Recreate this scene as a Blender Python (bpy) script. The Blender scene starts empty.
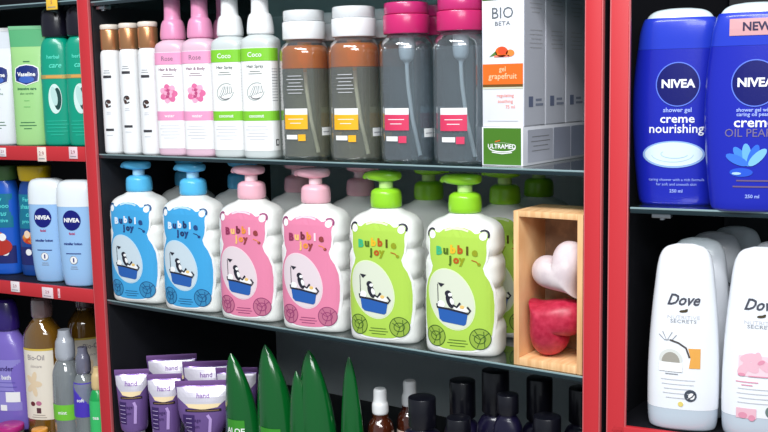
import bpy, bmesh, math, random
from math import sin, cos, pi, radians
from mathutils import Vector, Matrix
random.seed(5)
S = bpy.context.scene
COL = S.collection
# ---------------------------------------------------------------- camera
F, YAW, PITCH, ROLL = 997.66, 0.61822697, 0.12865185, -0.01947891
cd = bpy.data.cameras.new('camera'); cam = bpy.data.objects.new('camera', cd); COL.objects.link(cam)
fw = Vector((-sin(YAW)*cos(PITCH), cos(YAW)*cos(PITCH), -sin(PITCH)))
rt = Vector((cos(YAW), sin(YAW), 0)); up = rt.cross(fw)
r2 = rt*cos(ROLL)+up*sin(ROLL); u2 = -rt*sin(ROLL)+up*cos(ROLL)
m = Matrix((r2, u2, -fw)).transposed().to_4x4(); m.translation = Vector((0.40543, -0.91273, 1.58754))
cam.matrix_world = m
cd.sensor_fit = 'HORIZONTAL'; cd.sensor_width = 36; cd.lens = F/768*36; cd.clip_start = .02
S.camera = cam
# ---------------------------------------------------------------- world, lamps, exposure
w = bpy.data.worlds.new('world'); S.world = w; w.use_nodes = True
w.node_tree.nodes['Background'].inputs[0].default_value = (.80, .90, 1.0, 1)
w.node_tree.nodes['Background'].inputs[1].default_value = .30
def area(name, loc, rot, sx, sy, power, col=(1, 1, 1)):
    l = bpy.data.lights.new(name, 'AREA'); l.shape = 'RECTANGLE'; l.size = sx; l.size_y = sy; l.energy = power; l.color = col
    o = bpy.data.objects.new(name, l); COL.objects.link(o); o.location = loc; o.rotation_euler = [radians(a) for a in rot]
    return o
area('ceiling_lamp', (0.10, -1.15, 2.65), (24, 0, 0), 1.5, .35, 36, (.97, .99, 1))
area('aisle_lamp', (1.3, -1.9, 2.5), (45, 0, 38), 1.4, .5, 22, (.97, .99, 1))
S.view_settings.view_transform = 'Standard'; S.view_settings.look = 'None'
S.view_settings.exposure = 0.06; S.view_settings.gamma = 1; S.view_settings.use_curve_mapping = False
# ---------------------------------------------------------------- materials
def lin(v): v /= 255; return v/12.92 if v <= .04045 else ((v+.055)/1.055)**2.4
def rgb(c): return (lin(c[0]), lin(c[1]), lin(c[2]), 1)
_M = {}
def mat(c, rough=.4, metal=0, coat=0, sss=0, emit=0):
    k = (tuple(c), rough, metal, coat, sss)
    if k in _M: return _M[k]
    mm = bpy.data.materials.new('paint_%d_%d_%d' % tuple(c)); mm.use_nodes = True
    b = mm.node_tree.nodes['Principled BSDF']
    b.inputs['Base Color'].default_value = rgb(c); b.inputs['Roughness'].default_value = rough
    b.inputs['Metallic'].default_value = metal; b.inputs['Coat Weight'].default_value = coat
    b.inputs['Coat Roughness'].default_value = .08
    # faint procedural unevenness of the surface
    n = mm.node_tree.nodes.new('ShaderNodeTexNoise'); n.inputs['Scale'].default_value = 60
    bp = mm.node_tree.nodes.new('ShaderNodeBump'); bp.inputs['Strength'].default_value = .04; bp.inputs['Distance'].default_value = .002
    mm.node_tree.links.new(n.outputs['Fac'], bp.inputs['Height']); mm.node_tree.links.new(bp.outputs['Normal'], b.inputs['Normal'])
    _M[k] = mm; return mm
def clear(c, dens=.35, rough=.08, gl=.12):
    """see-through plastic or glass: tinted transparency with a milky share and a gloss"""
    k = ('clear', tuple(c), dens, rough, gl)
    if k in _M: return _M[k]
    mm = bpy.data.materials.new('clear_plastic'); mm.use_nodes = True; nt = mm.node_tree; nt.nodes.clear()
    out = nt.nodes.new('ShaderNodeOutputMaterial'); tr = nt.nodes.new('ShaderNodeBsdfTransparent')
    df = nt.nodes.new('ShaderNodeBsdfDiffuse'); gs = nt.nodes.new('ShaderNodeBsdfGlossy'); m1 = nt.nodes.new('ShaderNodeMixShader'); m2 = nt.nodes.new('ShaderNodeMixShader')
    lw = nt.nodes.new('ShaderNodeLayerWeight'); lw.inputs['Blend'].default_value = .25
    mr = nt.nodes.new('ShaderNodeMapRange'); mr.inputs['To Min'].default_value = gl*.4; mr.inputs['To Max'].default_value = min(1, gl*4)
    tr.inputs[0].default_value = rgb([255-(255-x)*.75 for x in c]); df.inputs[0].default_value = rgb(c); gs.inputs['Roughness'].default_value = rough
    m1.inputs[0].default_value = dens
    nt.links.new(tr.outputs[0], m1.inputs[1]); nt.links.new(df.outputs[0], m1.inputs[2])
    nt.links.new(lw.outputs['Facing'], mr.inputs['Value']); nt.links.new(mr.outputs[0], m2.inputs[0])
    nt.links.new(m1.outputs[0], m2.inputs[1]); nt.links.new(gs.outputs[0], m2.inputs[2]); nt.links.new(m2.outputs[0], out.inputs[0])
    _M[k] = mm; return mm
def pine():
    mm = bpy.data.materials.new('pine_wood'); mm.use_nodes = True; nt = mm.node_tree; b = nt.nodes['Principled BSDF']
    tc = nt.nodes.new('ShaderNodeTexCoord'); mp = nt.nodes.new('ShaderNodeMapping'); mp.inputs['Scale'].default_value = (90, 12, 6)
    n = nt.nodes.new('ShaderNodeTexNoise'); n.inputs['Scale'].default_value = 2.2; n.inputs['Detail'].default_value = 6
    cr = nt.nodes.new('ShaderNodeValToRGB'); cr.color_ramp.elements[0].position = .3; cr.color_ramp.elements[1].position = .7
    cr.color_ramp.elements[0].color = rgb((226, 168, 112)); cr.color_ramp.elements[1].color = rgb((250, 208, 156))
    nt.links.new(tc.outputs['Object'], mp.inputs[0]); nt.links.new(mp.outputs[0], n.inputs[0]); nt.links.new(n.outputs['Fac'], cr.inputs[0])
    nt.links.new(cr.outputs[0], b.inputs['Base Color']); b.inputs['Roughness'].default_value = .55
    return mm
def speckled(c1, c2, scale, rough, name='speckled', lo=.45, hi=.6):
    mm = bpy.data.materials.new(name); mm.use_nodes = True; nt = mm.node_tree; b = nt.nodes['Principled BSDF']
    n = nt.nodes.new('ShaderNodeTexNoise'); n.inputs['Scale'].default_value = scale; n.inputs['Detail'].default_value = 5
    tc = nt.nodes.new('ShaderNodeTexCoord'); nt.links.new(tc.outputs['Object'], n.inputs[0])
    cr = nt.nodes.new('ShaderNodeValToRGB'); cr.color_ramp.elements[0].position = lo; cr.color_ramp.elements[1].position = hi
    cr.color_ramp.elements[0].color = rgb(c1); cr.color_ramp.elements[1].color = rgb(c2)
    nt.links.new(n.outputs['Fac'], cr.inputs[0]); nt.links.new(cr.outputs[0], b.inputs['Base Color']); b.inputs['Roughness'].default_value = rough
    return mm
WHITE = mat((246, 247, 248), .35, coat=.2); INK = mat((52, 50, 56), .6); PAPER = mat((250, 250, 250), .5)
RED = mat((200, 46, 54), .45, coat=.08); REDEDGE = mat((205, 100, 104), .4); BLACK = mat((14, 15, 22), .55); MAROON = mat((40, 8, 12), .5)
STEEL = mat((190, 195, 200), .3, 1); GREY = mat((150, 152, 158), .5); LGREY = mat((205, 206, 212), .5)
BACKGREY = speckled((214, 226, 228), (226, 236, 238), 3, .5, 'grey_backboard', .3, .7)
# ---------------------------------------------------------------- mesh helpers
def se(t, n):
    c, s = cos(t), sin(t)
    return math.copysign(abs(c)**(2/n), c), math.copysign(abs(s)**(2/n), s)
def smooth(secs, k=6):
    """Catmull-Rom resample of (z, rx, ry, n, cx, cy) sections; a repeated z keeps a sharp edge"""
    secs = [tuple(s)+(0,)*(6-len(s)) for s in secs]; out = []
    for i in range(len(secs)-1):
        a, b = secs[i], secs[i+1]
        if abs(b[0]-a[0]) < 1e-6: out.append(a); continue
        p = secs[i-1] if i and abs(secs[i-1][0]-a[0]) > 1e-6 else a
        q = secs[i+2] if i+2 < len(secs) and abs(secs[i+2][0]-b[0]) > 1e-6 else b
        for j in range(k):
            t = j/k; r = []
            for d in range(6):
                m0 = (b[d]-p[d])/max(b[0]-p[0], 1e-9)*(b[0]-a[0]) if p is not a else (b[d]-a[d])
                m1 = (q[d]-a[d])/max(q[0]-a[0], 1e-9)*(b[0]-a[0]) if q is not b else (b[d]-a[d])
                v = (2*t**3-3*t*t+1)*a[d]+(t**3-2*t*t+t)*m0+(-2*t**3+3*t*t)*b[d]+(t**3-t*t)*m1
                r.append(v)
            lo, hi = min(a[1], b[1]), max(a[1], b[1])
            out.append(tuple(r))
    out.append(secs[-1]); return out
class MB:
    def __init__(s): s.v = []; s.f = []; s.m = []; s.ms = []
    def mi(s, m):
        if m not in s.ms: s.ms.append(m)
        return s.ms.index(m)
    def loft(s, secs, m, seg=48, k=6, cap=(1, 1), wave=None):
        secs = smooth(secs, k) if k > 1 else [tuple(q)+(0,)*(6-len(q)) for q in secs]
        b = len(s.v); i = s.mi(m)
        for (z, rx, ry, n, cx, cy) in secs:
            for j in range(seg):
                x, y = se(2*pi*j/seg-pi/2, max(n, .5)); g = wave(2*pi*j/seg, z) if wave else 1
                s.v.append((cx+rx*x*g, cy+ry*y*g, z))
        for r in range(len(secs)-1):
            for j in range(seg):
                a = b+r*seg+j; c = b+r*seg+(j+1) % seg
                s.f.append((a, c, c+seg, a+seg)); s.m.append(i)
        if cap[0]: s.f.append(tuple(b+j for j in reversed(range(seg)))); s.m.append(i)
        if cap[1]: s.f.append(tuple(b+(len(secs)-1)*seg+j for j in range(seg))); s.m.append(i)
        return s
    def cyl(s, z0, z1, r, m, r1=None, bev=.001, seg=40, cx=0, cy=0):
        r1 = r if r1 is None else r1; L = lambda z, q: (z, q, q, 2, cx, cy)
        return s.loft([L(z0, r-bev), L(z0+bev*.3, r-bev*.3), L(z0+bev, r), L(z1-bev, r1), L(z1-bev*.3, r1-bev*.3), L(z1, r1-bev)], m, seg, 1)
    def box(s, x0, x1, y0, y1, z0, z1, m, bev=.0008):
        bm = bmesh.new(); bmesh.ops.create_cube(bm, size=1)
        for v in bm.verts: v.co = Vector(((x0+x1)/2+v.co.x*(x1-x0), (y0+y1)/2+v.co.y*(y1-y0), (z0+z1)/2+v.co.z*(z1-z0)))
        if bev: bmesh.ops.bevel(bm, geom=bm.edges[:], offset=bev, segments=2, affect='EDGES', profile=.5)
        return s.bm(bm, m)
    def bm(s, bm, m, f=None):
        b = len(s.v); i = s.mi(m); bm.verts.index_update()
        s.v += [tuple(f(v.co)) if f else tuple(v.co) for v in bm.verts]
        for q in bm.faces: s.f.append(tuple(b+v.index for v in q.verts)); s.m.append(i)
        bm.free(); return s
    def prism(s, pts, z0, z1, m):
        b = len(s.v); n = len(pts); i = s.mi(m); s.v += [(x, y, z0) for x, y in pts]+[(x, y, z1) for x, y in pts]
        s.f += [tuple(b+j for j in reversed(range(n))), tuple(b+n+j for j in range(n))]+[(b+j, b+(j+1) % n, b+n+(j+1) % n, b+n+j) for j in range(n)]
        s.m += [i]*(n+2); return s
    def tube(s, path, r, m, seg=16):
        b = len(s.v); i = s.mi(m); P = [Vector(p) for p in path]; R = r if isinstance(r, (list, tuple)) else [r]*len(P)
        for k, p in enumerate(P):
            d = (P[min(k+1, len(P)-1)]-P[max(k-1, 0)]).normalized(); a = d.cross(Vector((0, 1, .01))).normalized(); c = d.cross(a)
            for j in range(seg):
                t = 2*pi*j/seg; s.v.append(tuple(p+(a*cos(t)+c*sin(t))*R[k]))
        for k in range(len(P)-1):
            for j in range(seg):
                u = b+k*seg+j; v = b+k*seg+(j+1) % seg; s.f.append((u, v, v+seg, u+seg)); s.m.append(i)
        s.f.append(tuple(b+j for j in reversed(range(seg)))); s.m.append(i)
        s.f.append(tuple(b+(len(P)-1)*seg+j for j in range(seg))); s.m.append(i)
        return s
    def build(s, name, parent=None, ang=38, flat=False):
        me = bpy.data.meshes.new(name); me.from_pydata(s.v, [], s.f)
        for m in s.ms: me.materials.append(m)
        me.polygons.foreach_set('material_index', s.m)
        me.update()
        if not flat:
            me.shade_smooth(); me.set_sharp_from_angle(angle=radians(ang))
        o = bpy.data.objects.new(name, me); COL.objects.link(o)
        if parent: o.parent = parent
        return o
def thing(name, label, cat, group=None, loc=(0, 0, 0), rot=0):
    o = bpy.data.objects.new(name, None); COL.objects.link(o); o.empty_display_size = .02
    o.location = loc; o.rotation_euler = (0, 0, rot); return tag(o, label, cat, group)
def tag(o, label, cat, group=None):
    o['label'] = label; o['category'] = cat
    if group: o['group'] = group
    return o
def dup(o, label=None, parent=None):
    c = o.copy(); COL.objects.link(c); c.parent = parent
    if label: c['label'] = label
    for ch in list(o.children): dup(ch, None, c)
    return c
# frames of the three cabinets: origin and turn about the vertical
BAY = {'L': ((-.737, 0), radians(7.5)), 'M': ((0, 0), 0.0), 'R': ((.025, 0), radians(9.5))}
def put(o, bay, s, d, z, rot=0, lean=0):
    (ox, oy), a = BAY[bay]
    o.location = (ox+cos(a)*s-sin(a)*d, oy+sin(a)*s+cos(a)*d, z); o.rotation_euler = (lean, 0, a+radians(rot)); return o
# ---------------------------------------------------------------- printed labels, laid onto the curved fronts
_tc = {}
def text2d(t, size, bold=0, shear=0, font=None, sx=1):
    cu = bpy.data.curves.new('t', 'FONT'); cu.body = t; cu.size = size; cu.align_x = 'CENTER'; cu.align_y = 'CENTER'; cu.offset = bold*size; cu.shear = shear
    cu.resolution_u = 2; o = bpy.data.objects.new('t', cu); me = bpy.data.meshes.new_from_object(o); bm = bmesh.new(); bm.from_mesh(me)
    if sx != 1:
        for v in bm.verts: v.co.x *= sx
    bpy.data.objects.remove(o); bpy.data.curves.remove(cu); bpy.data.meshes.remove(me); return bm
def poly2d(pts):
    bm = bmesh.new(); vs = [bm.verts.new((x, y, 0)) for x, y in pts]; f = bm.faces.new(vs); bmesh.ops.triangulate(bm, faces=[f]); return bm
def ell(cx, cy, a, b, n=32, rot=0):
    return [(cx+a*cos(t)*cos(rot)-b*sin(t)*sin(rot), cy+a*cos(t)*sin(rot)+b*sin(t)*cos(rot)) for t in [2*pi*i/n for i in range(n)]]
def ring2d(cx, cy, a, b, wd, t0=0, t1=2*pi, n=32, rot=0):
    bm = bmesh.new(); prev = None
    for i in range(n+1):
        t = t0+(t1-t0)*i/n; pr = []
        for k in (0, wd):
            x, y = (a-k)*cos(t), (b-k)*sin(t); pr.append(bm.verts.new((cx+x*cos(rot)-y*sin(rot), cy+x*sin(rot)+y*cos(rot), 0)))
        if prev: bm.faces.new((prev[0], pr[0], pr[1], prev[1]))
        prev = pr
    return bm
def line2d(pts, wd):
    bm = bmesh.new(); prev = None; P = [Vector(p) for p in pts]
    for i, p in enumerate(P):
        d = (P[min(i+1, len(P)-1)]-P[max(i-1, 0)]).normalized(); q = Vector((-d.y, d.x))*wd/2
        pr = [bm.verts.new((*(p+q), 0)), bm.verts.new((*(p-q), 0))]
        if prev: bm.faces.new((prev[0], pr[0], pr[1], prev[1]))
        prev = pr
    return bm
def cut(bm, du, dv=None):
    for ax, st in ((0, du), (1, dv)):
        if not st: continue
        lo = min(v.co[ax] for v in bm.verts); hi = max(v.co[ax] for v in bm.verts)
        k = math.ceil(lo/st)
        while k*st < hi:
            co = [0, 0, 0]; no = [0, 0, 0]; co[ax] = k*st; no[ax] = 1
            bmesh.ops.bisect_plane(bm, geom=bm.verts[:]+bm.edges[:]+bm.faces[:], dist=1e-7, plane_co=co, plane_no=no); k += 1
    return bm
class Wrap:
    """maps flat (u, v) onto the surface of a lofted bottle; v is height"""
    def __init__(s, secs, planar=False): s.secs = smooth(secs, 8); s.planar = planar; s.c = {}
    def at(s, z):
        q = s.secs
        if z <= q[0][0]: return q[0]
        for a, b in zip(q, q[1:]):
            if a[0] <= z <= b[0] and b[0] > a[0]:
                t = (z-a[0])/(b[0]-a[0]); return tuple(a[i]+(b[i]-a[i])*t for i in range(6))
        return q[-1]
    def __call__(s, u, v, off):
        z, rx, ry, n, cx, cy = s.at(v)
        if s.planar:
            x = max(-.9995, min(.9995, u/rx)); return (cx+u, cy-ry*(1-abs(x)**n)**(1/n)-off, v)
        k = (round(rx, 4), round(ry, 4), round(n, 1))
        if k not in s.c:
            T = [(0, 0.0, -1.0)]; N = 160; L = 0; px, py = 0, -k[1]
            for i in range(1, N+1):
                x, y = se(-pi/2+pi*i/N, k[2]); x *= k[0]; y *= k[1]; L += math.hypot(x-px, y-py); T.append((L, x, y)); px, py = x, y
            T[0] = (0, 0, -k[1]); s.c[k] = T
        T = s.c[k]; a = min(abs(u), T[-1][0]); lo, hi = 0, len(T)-1
        while hi-lo > 1:
            md = (lo+hi)//2
            if T[md][0] <= a: lo = md
            else: hi = md
        t = (a-T[lo][0])/max(T[hi][0]-T[lo][0], 1e-9); x = T[lo][1]+(T[hi][1]-T[lo][1])*t; y = T[lo][2]+(T[hi][2]-T[lo][2])*t
        dx, dy = T[hi][1]-T[lo][1], T[hi][2]-T[lo][2]; l = math.hypot(dx, dy) or 1
        nx, ny = dy/l, -dx/l
        x, y = x+nx*off, y+ny*off
        return (cx+math.copysign(1, u)*x if u else cx, cy+y, v)
def flatmap(y): return lambda u, v, off: (u, y-off, v)
def sidemap(x): return lambda u, v, off: (x+off, u, v)          # right-hand side of a carton, u = depth
def label(surf, items, name, parent, du=.004, dv=None):
    """items: (kind, material, layer, args...) drawn on the surface as one printed mesh"""
    mb = MB()
    for it in items:
        kind, m, ly = it[:3]; a = it[3:]
        if kind == 'rect': u0, v0, u1, v1 = a; b = poly2d([(u0, v0), (u1, v0), (u1, v1), (u0, v1)])
        elif kind == 'poly': b = poly2d(a[0])
        elif kind == 'ell': b = poly2d(ell(*a))
        elif kind == 'ring': b = ring2d(*a)
        elif kind == 'line': b = line2d(*a)
        elif kind == 'text':
            t, u, v, size = a[:4]; kw = a[4] if len(a) > 4 else {}
            b = text2d(t, size, **kw)
            for q in b.verts: q.co.x += u; q.co.y += v
        cut(b, du, dv); off = .00035+ly*.00022
        mb.bm(b, m, lambda c: surf(c.x, c.y, off))
    return mb.build(name, parent, flat=True)
def lines(m, ly, u, v0, dv, widths, h=.0008):
    return [('rect', m, ly, u-wd/2, v0-i*dv-h/2, u+wd/2, v0-i*dv+h/2) for i, wd in enumerate(widths)]
# ================================================================ ROOM
def struct(name, mb): o = mb.build(name); o['kind'] = 'structure'; return o
struct('floor', MB().box(-4, 4, -4, 1.2, -.05, 0, speckled((150, 148, 145), (175, 172, 168), 4, .35, 'tile_floor'), 0))
struct('wall_back', MB().box(-4, 4, .62, .72, 0, 2.9, speckled((190, 190, 188), (200, 200, 198), 2, .8, 'plaster'), 0))
# ================================================================ CABINETS
def cabinet(bay, x0, x1, name, lab, posts, depth, back, shelves=(), lip=(), skew=0):
    """posts: (x0, x1) red-fronted side panels; solid shelves carry a red lip"""
    t = thing(name, lab, 'shelf unit'); put(t, bay, 0, 0, 0)
    for a, b in posts:
        if skew and a < .01: p = MB().prism([(a, .003), (a+.0045, .003), (a+.0045+skew*depth, depth), (a+skew*depth, depth)], .0, 2.1, BLACK).build('side_panel', t)
        else: p = MB().box(a, b, .003, depth, .0, 2.1, BLACK, .0005).build('side_panel', t)
        if b-a > .01:
            MB().box(a+.0013, b-.0013, -.003, .0028, .0, 2.1, RED, .0004).build('front_edge', p)['label'] = 'red front edge'
            for e in (a, b-.0012): MB().box(e, e+.0012, -.0026, .0028, .0, 2.1, REDEDGE, .0003).build('edge_trim', p)['label'] = 'thin pinkish trim strip'
    xb = x0+skew*depth
    MB().box(xb, x1, depth-.012, depth, .06, 2.1, back, 0).build('back_panel', t)
    Q = [(x0, .003), (x1, .003), (x1, depth-.013), (xb, depth-.013)]
    MB().prism(Q, .06, .10, BLACK).build('bottom_panel', t)
    MB().prism(Q, 2.06, 2.1, BLACK).build('top_panel', t)
    for z in shelves: MB().prism(Q, z-.018, z, BLACK).build('shelf_board', t)
    for z, h in lip: MB().box(x0, x1, -.003, .0028, z-h, z, RED, .001).build('shelf_lip', t)['label'] = 'red front lip'
    return t
cabinet('M', -.7341, -.0005, 'display_cabinet', 'middle red and black cabinet whose glass shelves carry the bear-shaped bottles', [(-.7365, -.7342), (0, .0185)], .37, BACKGREY, (1.078,))
cabinet('L', -.62, -.0205, 'display_cabinet', 'left cabinet with solid shelves behind red lips and price tags', [(-.640, -.62), (-.020, 0)], .33, BLACK, (1.511, 1.305, 1.049), ((1.5115, .021), (1.3055, .020), (1.0495, .02)))
cabinet('R', .0049, .52, 'display_cabinet', 'right cabinet holding blue shower gels above white conditioner bottles', [(.0002, .0193), (.52, .54)], .36, BLACK, (1.2485,), ((1.249, .02),), .1673)
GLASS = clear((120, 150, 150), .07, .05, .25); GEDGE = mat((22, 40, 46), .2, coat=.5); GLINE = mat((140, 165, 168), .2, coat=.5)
def glass_shelf(bay, x0, x1, z, depth, lab, cat='shelf', x0b=None):
    t = thing('glass_shelf', lab, cat, 'glass shelves'); put(t, bay, 0, 0, 0)
    MB().prism([(x0, .0022), (x1, .0022), (x1, depth), (x0b or x0, depth)], z-.006, z, GLASS).build('glass_pane', t)
    e = MB().box(x0, x1, .0004, .002, z-.006, z-.0021, GEDGE, .0004).build('polished_edge', t); e['label'] = 'dark green polished edge'
    MB().box(x0, x1, .0002, .002, z-.0019, z, GLINE, .0004).build('edge_highlight', e)['label'] = 'pale strip painted as the highlight on the glass edge'  # highlight along the glass edge, put in as a paler coloured strip
    return t
glass_shelf('M', -.7335, -.001, 1.502, .355, 'clear glass shelf under the pink, green and clear spray bottles')
glass_shelf('M', -.7335, -.001, 1.293, .355, 'clear glass shelf under the bear-shaped pump bottles')
glass_shelf('M', -.7335, -.001, 1.712, .355, 'highest glass shelf of the middle cabinet, only its left front edge in view')
glass_shelf('R', .0205, .5170, 1.468, .325, 'clear glass shelf under the two dark blue shower gels', x0b=.068)
glass_shelf('L', -.619, -.021, 1.7165, .31, 'dark glass shelf above the green tube at top left')
def clip(bay, s, z, lab, wd=.018):
    t = thing('shelf_clip', lab, 'bracket', 'shelf clips'); put(t, bay, s, .006, z)
    MB().box(-wd/2, wd/2, 0, .012, -.0045, 0, STEEL, .0008).build('clip_plate', t)
    MB().tube([(0, .006, -.0040), (0, .006, -.0065)], .003, STEEL).build('screw_head', t)
clip('R', .049, 1.4619, 'small steel clip under the glass below the blue shower gels')
clip('M', -.722, 1.7059, 'small steel clip under the glass shelf at the upper left post')
# price tags slipped over the red lips
def price_tag(s, z, w_, h, lab, c=(245, 235, 238), txt='2.9', bay='L'):
    t = thing('price_tag', lab, 'price tag', 'price tags'); put(t, bay, s, -.0032, z)
    MB().box(-w_/2, w_/2, -.0012, 0, -h/2, h/2, mat(c, .5), .0003).build('card', t)
    label(flatmap(-.0012), [('text', mat((170, 90, 100), .6), 0, txt, 0, .001, h*.4), ('rect', GREY, 0, -w_*.35, -h*.33, w_*.35, -h*.27)], 'print', t)
price_tag(-.184, 1.502, .013, .013, 'white price tag below the white bottle at the far left')
price_tag(-.104, 1.500, .017, .021, 'white price tag below the gap between green tube and teal bottle', (250, 232, 222))
price_tag(-.042, 1.503, .016, .017, 'pinkish price tag below the teal bottle nearest the post', (244, 214, 222))
price_tag(-.177, 1.2985, .018, .016, 'white price tag below the yellow-capped bottle')
price_tag(-.110, 1.2945, .022, .016, 'wide white price tag below the left pale blue bottle', (244, 222, 228))
price_tag(-.087, 1.2955, .004, .014, 'very narrow pink price tag beside the wide white one', (244, 200, 208), '1')
price_tag(-.066, 1.7135, .021, .018, 'yellow price tag hanging above the left teal bottle', (248, 200, 70), '5')

# ================================================================ MIDDLE CABINET, UPPER SHELF
ZT, ZM, ZB = 1.5021, 1.2931, 1.0781
COPPER = mat((222, 160, 112), .28, .75)
def white_tube(lab, dv=0):
    t = thing('hair_serum_bottle', lab, 'bottle', 'white bottles with copper caps')
    sec = [(0, .0120, .0120, 2), (.0015, .0138, .0138, 2), (.004, .0145, .0145, 2), (.07, .0145, .0145, 2), (.134, .0145, .0145, 2), (.1405, .0135, .0135, 2), (.1435, .0115, .0115, 2)]
    MB().loft(sec, WHITE).build('body', t)
    c = MB().cyl(.1436, .1710, .0132, COPPER).build('cap', t); c['label'] = 'copper cap'
    MB().cyl(.1711, .1785, .0132, mat((238, 225, 212), .25), bev=.002).build('cap_top', t)  # whitish highlight on the copper cap, painted as a paler top piece
    W = Wrap(sec); br = mat((70, 45, 40), .6)
    it = [('rect', INK, 1, -.0060, .105+dv, .0060, .1085+dv)]+lines(GREY, 1, 0, .115+dv, .003, [.008, .010])
    it += [('ring', INK, 1, 0, .070+dv, .0052, .0055, .0018, .9, 5.6, 20), ('ell', br, 2, .001, .072+dv, .003, .0022), ('ell', br, 2, -.002, .067+dv, .002, .0028)]
    it += lines(LGREY, 1, 0, .058+dv, .0025, [.006, .007]) + [('rect', INK, 1, -.0060, .032+dv, .0060, .0352+dv)]+lines(LGREY, 1, 0, .026+dv, .003, [.009])
    label(W, it, 'printing', t, .002); return t
for i, (x, dv, lab) in enumerate([(-.7180, 0, 'white bottle with copper cap nearest the left post'), (-.6790, .005, 'middle one of three white copper-capped bottles'), (-.6405, -.001, 'white copper-capped bottle touching the pink sprays')]):
    put(white_tube(lab, dv), 'M', x, .0175, ZT, 22)

def spray(kind, lab, group):
    pink = kind == 'pink'
    t = thing('spray_bottle', lab, 'spray bottle', group)
    sec = [(0, .0205, .0180, 3), (.0015, .0222, .0198, 3.2), (.005, .0228, .0204, 3.4), (.07, .0228, .0204, 3.4), (.139, .0228, .0204, 3.4), (.1465, .0218, .0190, 3), (.1510, .0165, .0160, 2.2), (.1525, .0140, .0140, 2)]
    body = mat((226, 190, 208), .3, coat=.2) if pink else mat((205, 212, 212), .3, coat=.2)
    cap = mat((232, 150, 190), .3, coat=.2) if pink else WHITE
    MB().loft(sec, body).build('body', t)
    MB().loft([(.1526, .0150, .0150, 2), (.1535, .0166, .0166, 2), (.160, .0168, .0168, 2), (.172, .0152, .0152, 2), (.1770, .0132, .0132, 2), (.1790, .0112, .0112, 2), (.205, .0106, .0106, 2), (.215, .0102, .0102, 2)], cap).build('spray_cap', t)
    W = Wrap(sec); band = mat((240, 160, 200), .45) if pink else mat((130, 205, 50), .45)
    dk = mat((150, 110, 135), .5) if pink else mat((105, 115, 110), .5)
    it = [('rect', PAPER, 0, -.034, .010, .034, .136), ('rect', band, 1, -.034, .1200, .034, .1355), ('rect', band, 1, -.034, .0470, .034, .0590)]
    it += [('text', WHITE if not pink else dk, 2, 'Rose' if pink else 'Coco', 0, .1275, .0085, {'bold': .01})]
    it += [('text', dk, 1, 'Hair & Body' if pink else 'Hair Spray', 0, .1135, .0052, {'bold': .02})] + lines(dk, 1, 0, .1075, .003, [.014, .018])
    if pink:
        r1, r2_, r3 = mat((225, 110, 160), .5), mat((244, 175, 205), .5), mat((190, 70, 125), .5)
        for k in range(7):
            a = k*2*pi/7; it.append(('ell', r2_ if k % 2 else r1, 1, .0068*cos(a), .082+.0068*sin(a), .0062, .0046, 16, a))
        for k in range(5):
            a = k*2*pi/5+.5; it.append(('ell', r3 if k % 2 else r2_, 2, .003*cos(a), .082+.003*sin(a), .0035, .0025, 14, a))
        it.append(('ell', r3, 3, 0, .082, .0022, .0022, 14))
    else:
        g1, g2 = mat((170, 178, 175), .5), mat((120, 130, 128), .5)
        it.append(('ring', g1, 1, 0, .083, .0125, .0105, .0012, .3, 5.6, 28, .6))
        for k in range(6): it.append(('line', g2 if k % 2 else g1, 1, [(-.009+.003*k, .076+.001*k), (-.006+.003*k, .082), (-.002+.002*k, .090)], .0009))
        it.append(('ring', INK, 2, 0, .078, .0075, .0045, .001, 3.3, 5.6, 14))
    it += [('text', WHITE, 2, 'water' if pink else 'coconut', 0, .053, .006, {'bold': .02})]
    it += lines(LGREY, 1, 0, .040, .004, [.026, .030, .024, .028, .020]) + lines(GREY, 1, .026, .110, .0035, [.010]*12, .0007)
    it += [('rect', INK, 1, .024, .016, .030, .024), ('rect', PAPER, 2, .0255, .0175, .0285, .0225)]
    label(W, it, 'label_wrap', t, .003); return t
G1 = 'pink rose spray bottles'; G2 = 'green and white spray bottles'
put(spray('pink', 'left pink spray bottle, beside the copper-capped bottles', G1), 'M', -.5975, .023, ZT, 20)
o = spray('pink', 'right front pink spray bottle, beside the green-banded ones', G1); put(o, 'M', -.5470, .023, ZT, 22)
put(dup(o, 'pink spray bottle standing behind the others, only its darker side showing'), 'M', -.5480, .070, ZT, 22)
put(spray('green', 'left green-banded white spray bottle, beside the pink ones', G2), 'M', -.4935, .023, ZT, 18)
put(spray('green', 'right green-banded white spray bottle, beside the clear bottles', G2), 'M', -.4420, .023, ZT, 18)

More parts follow.
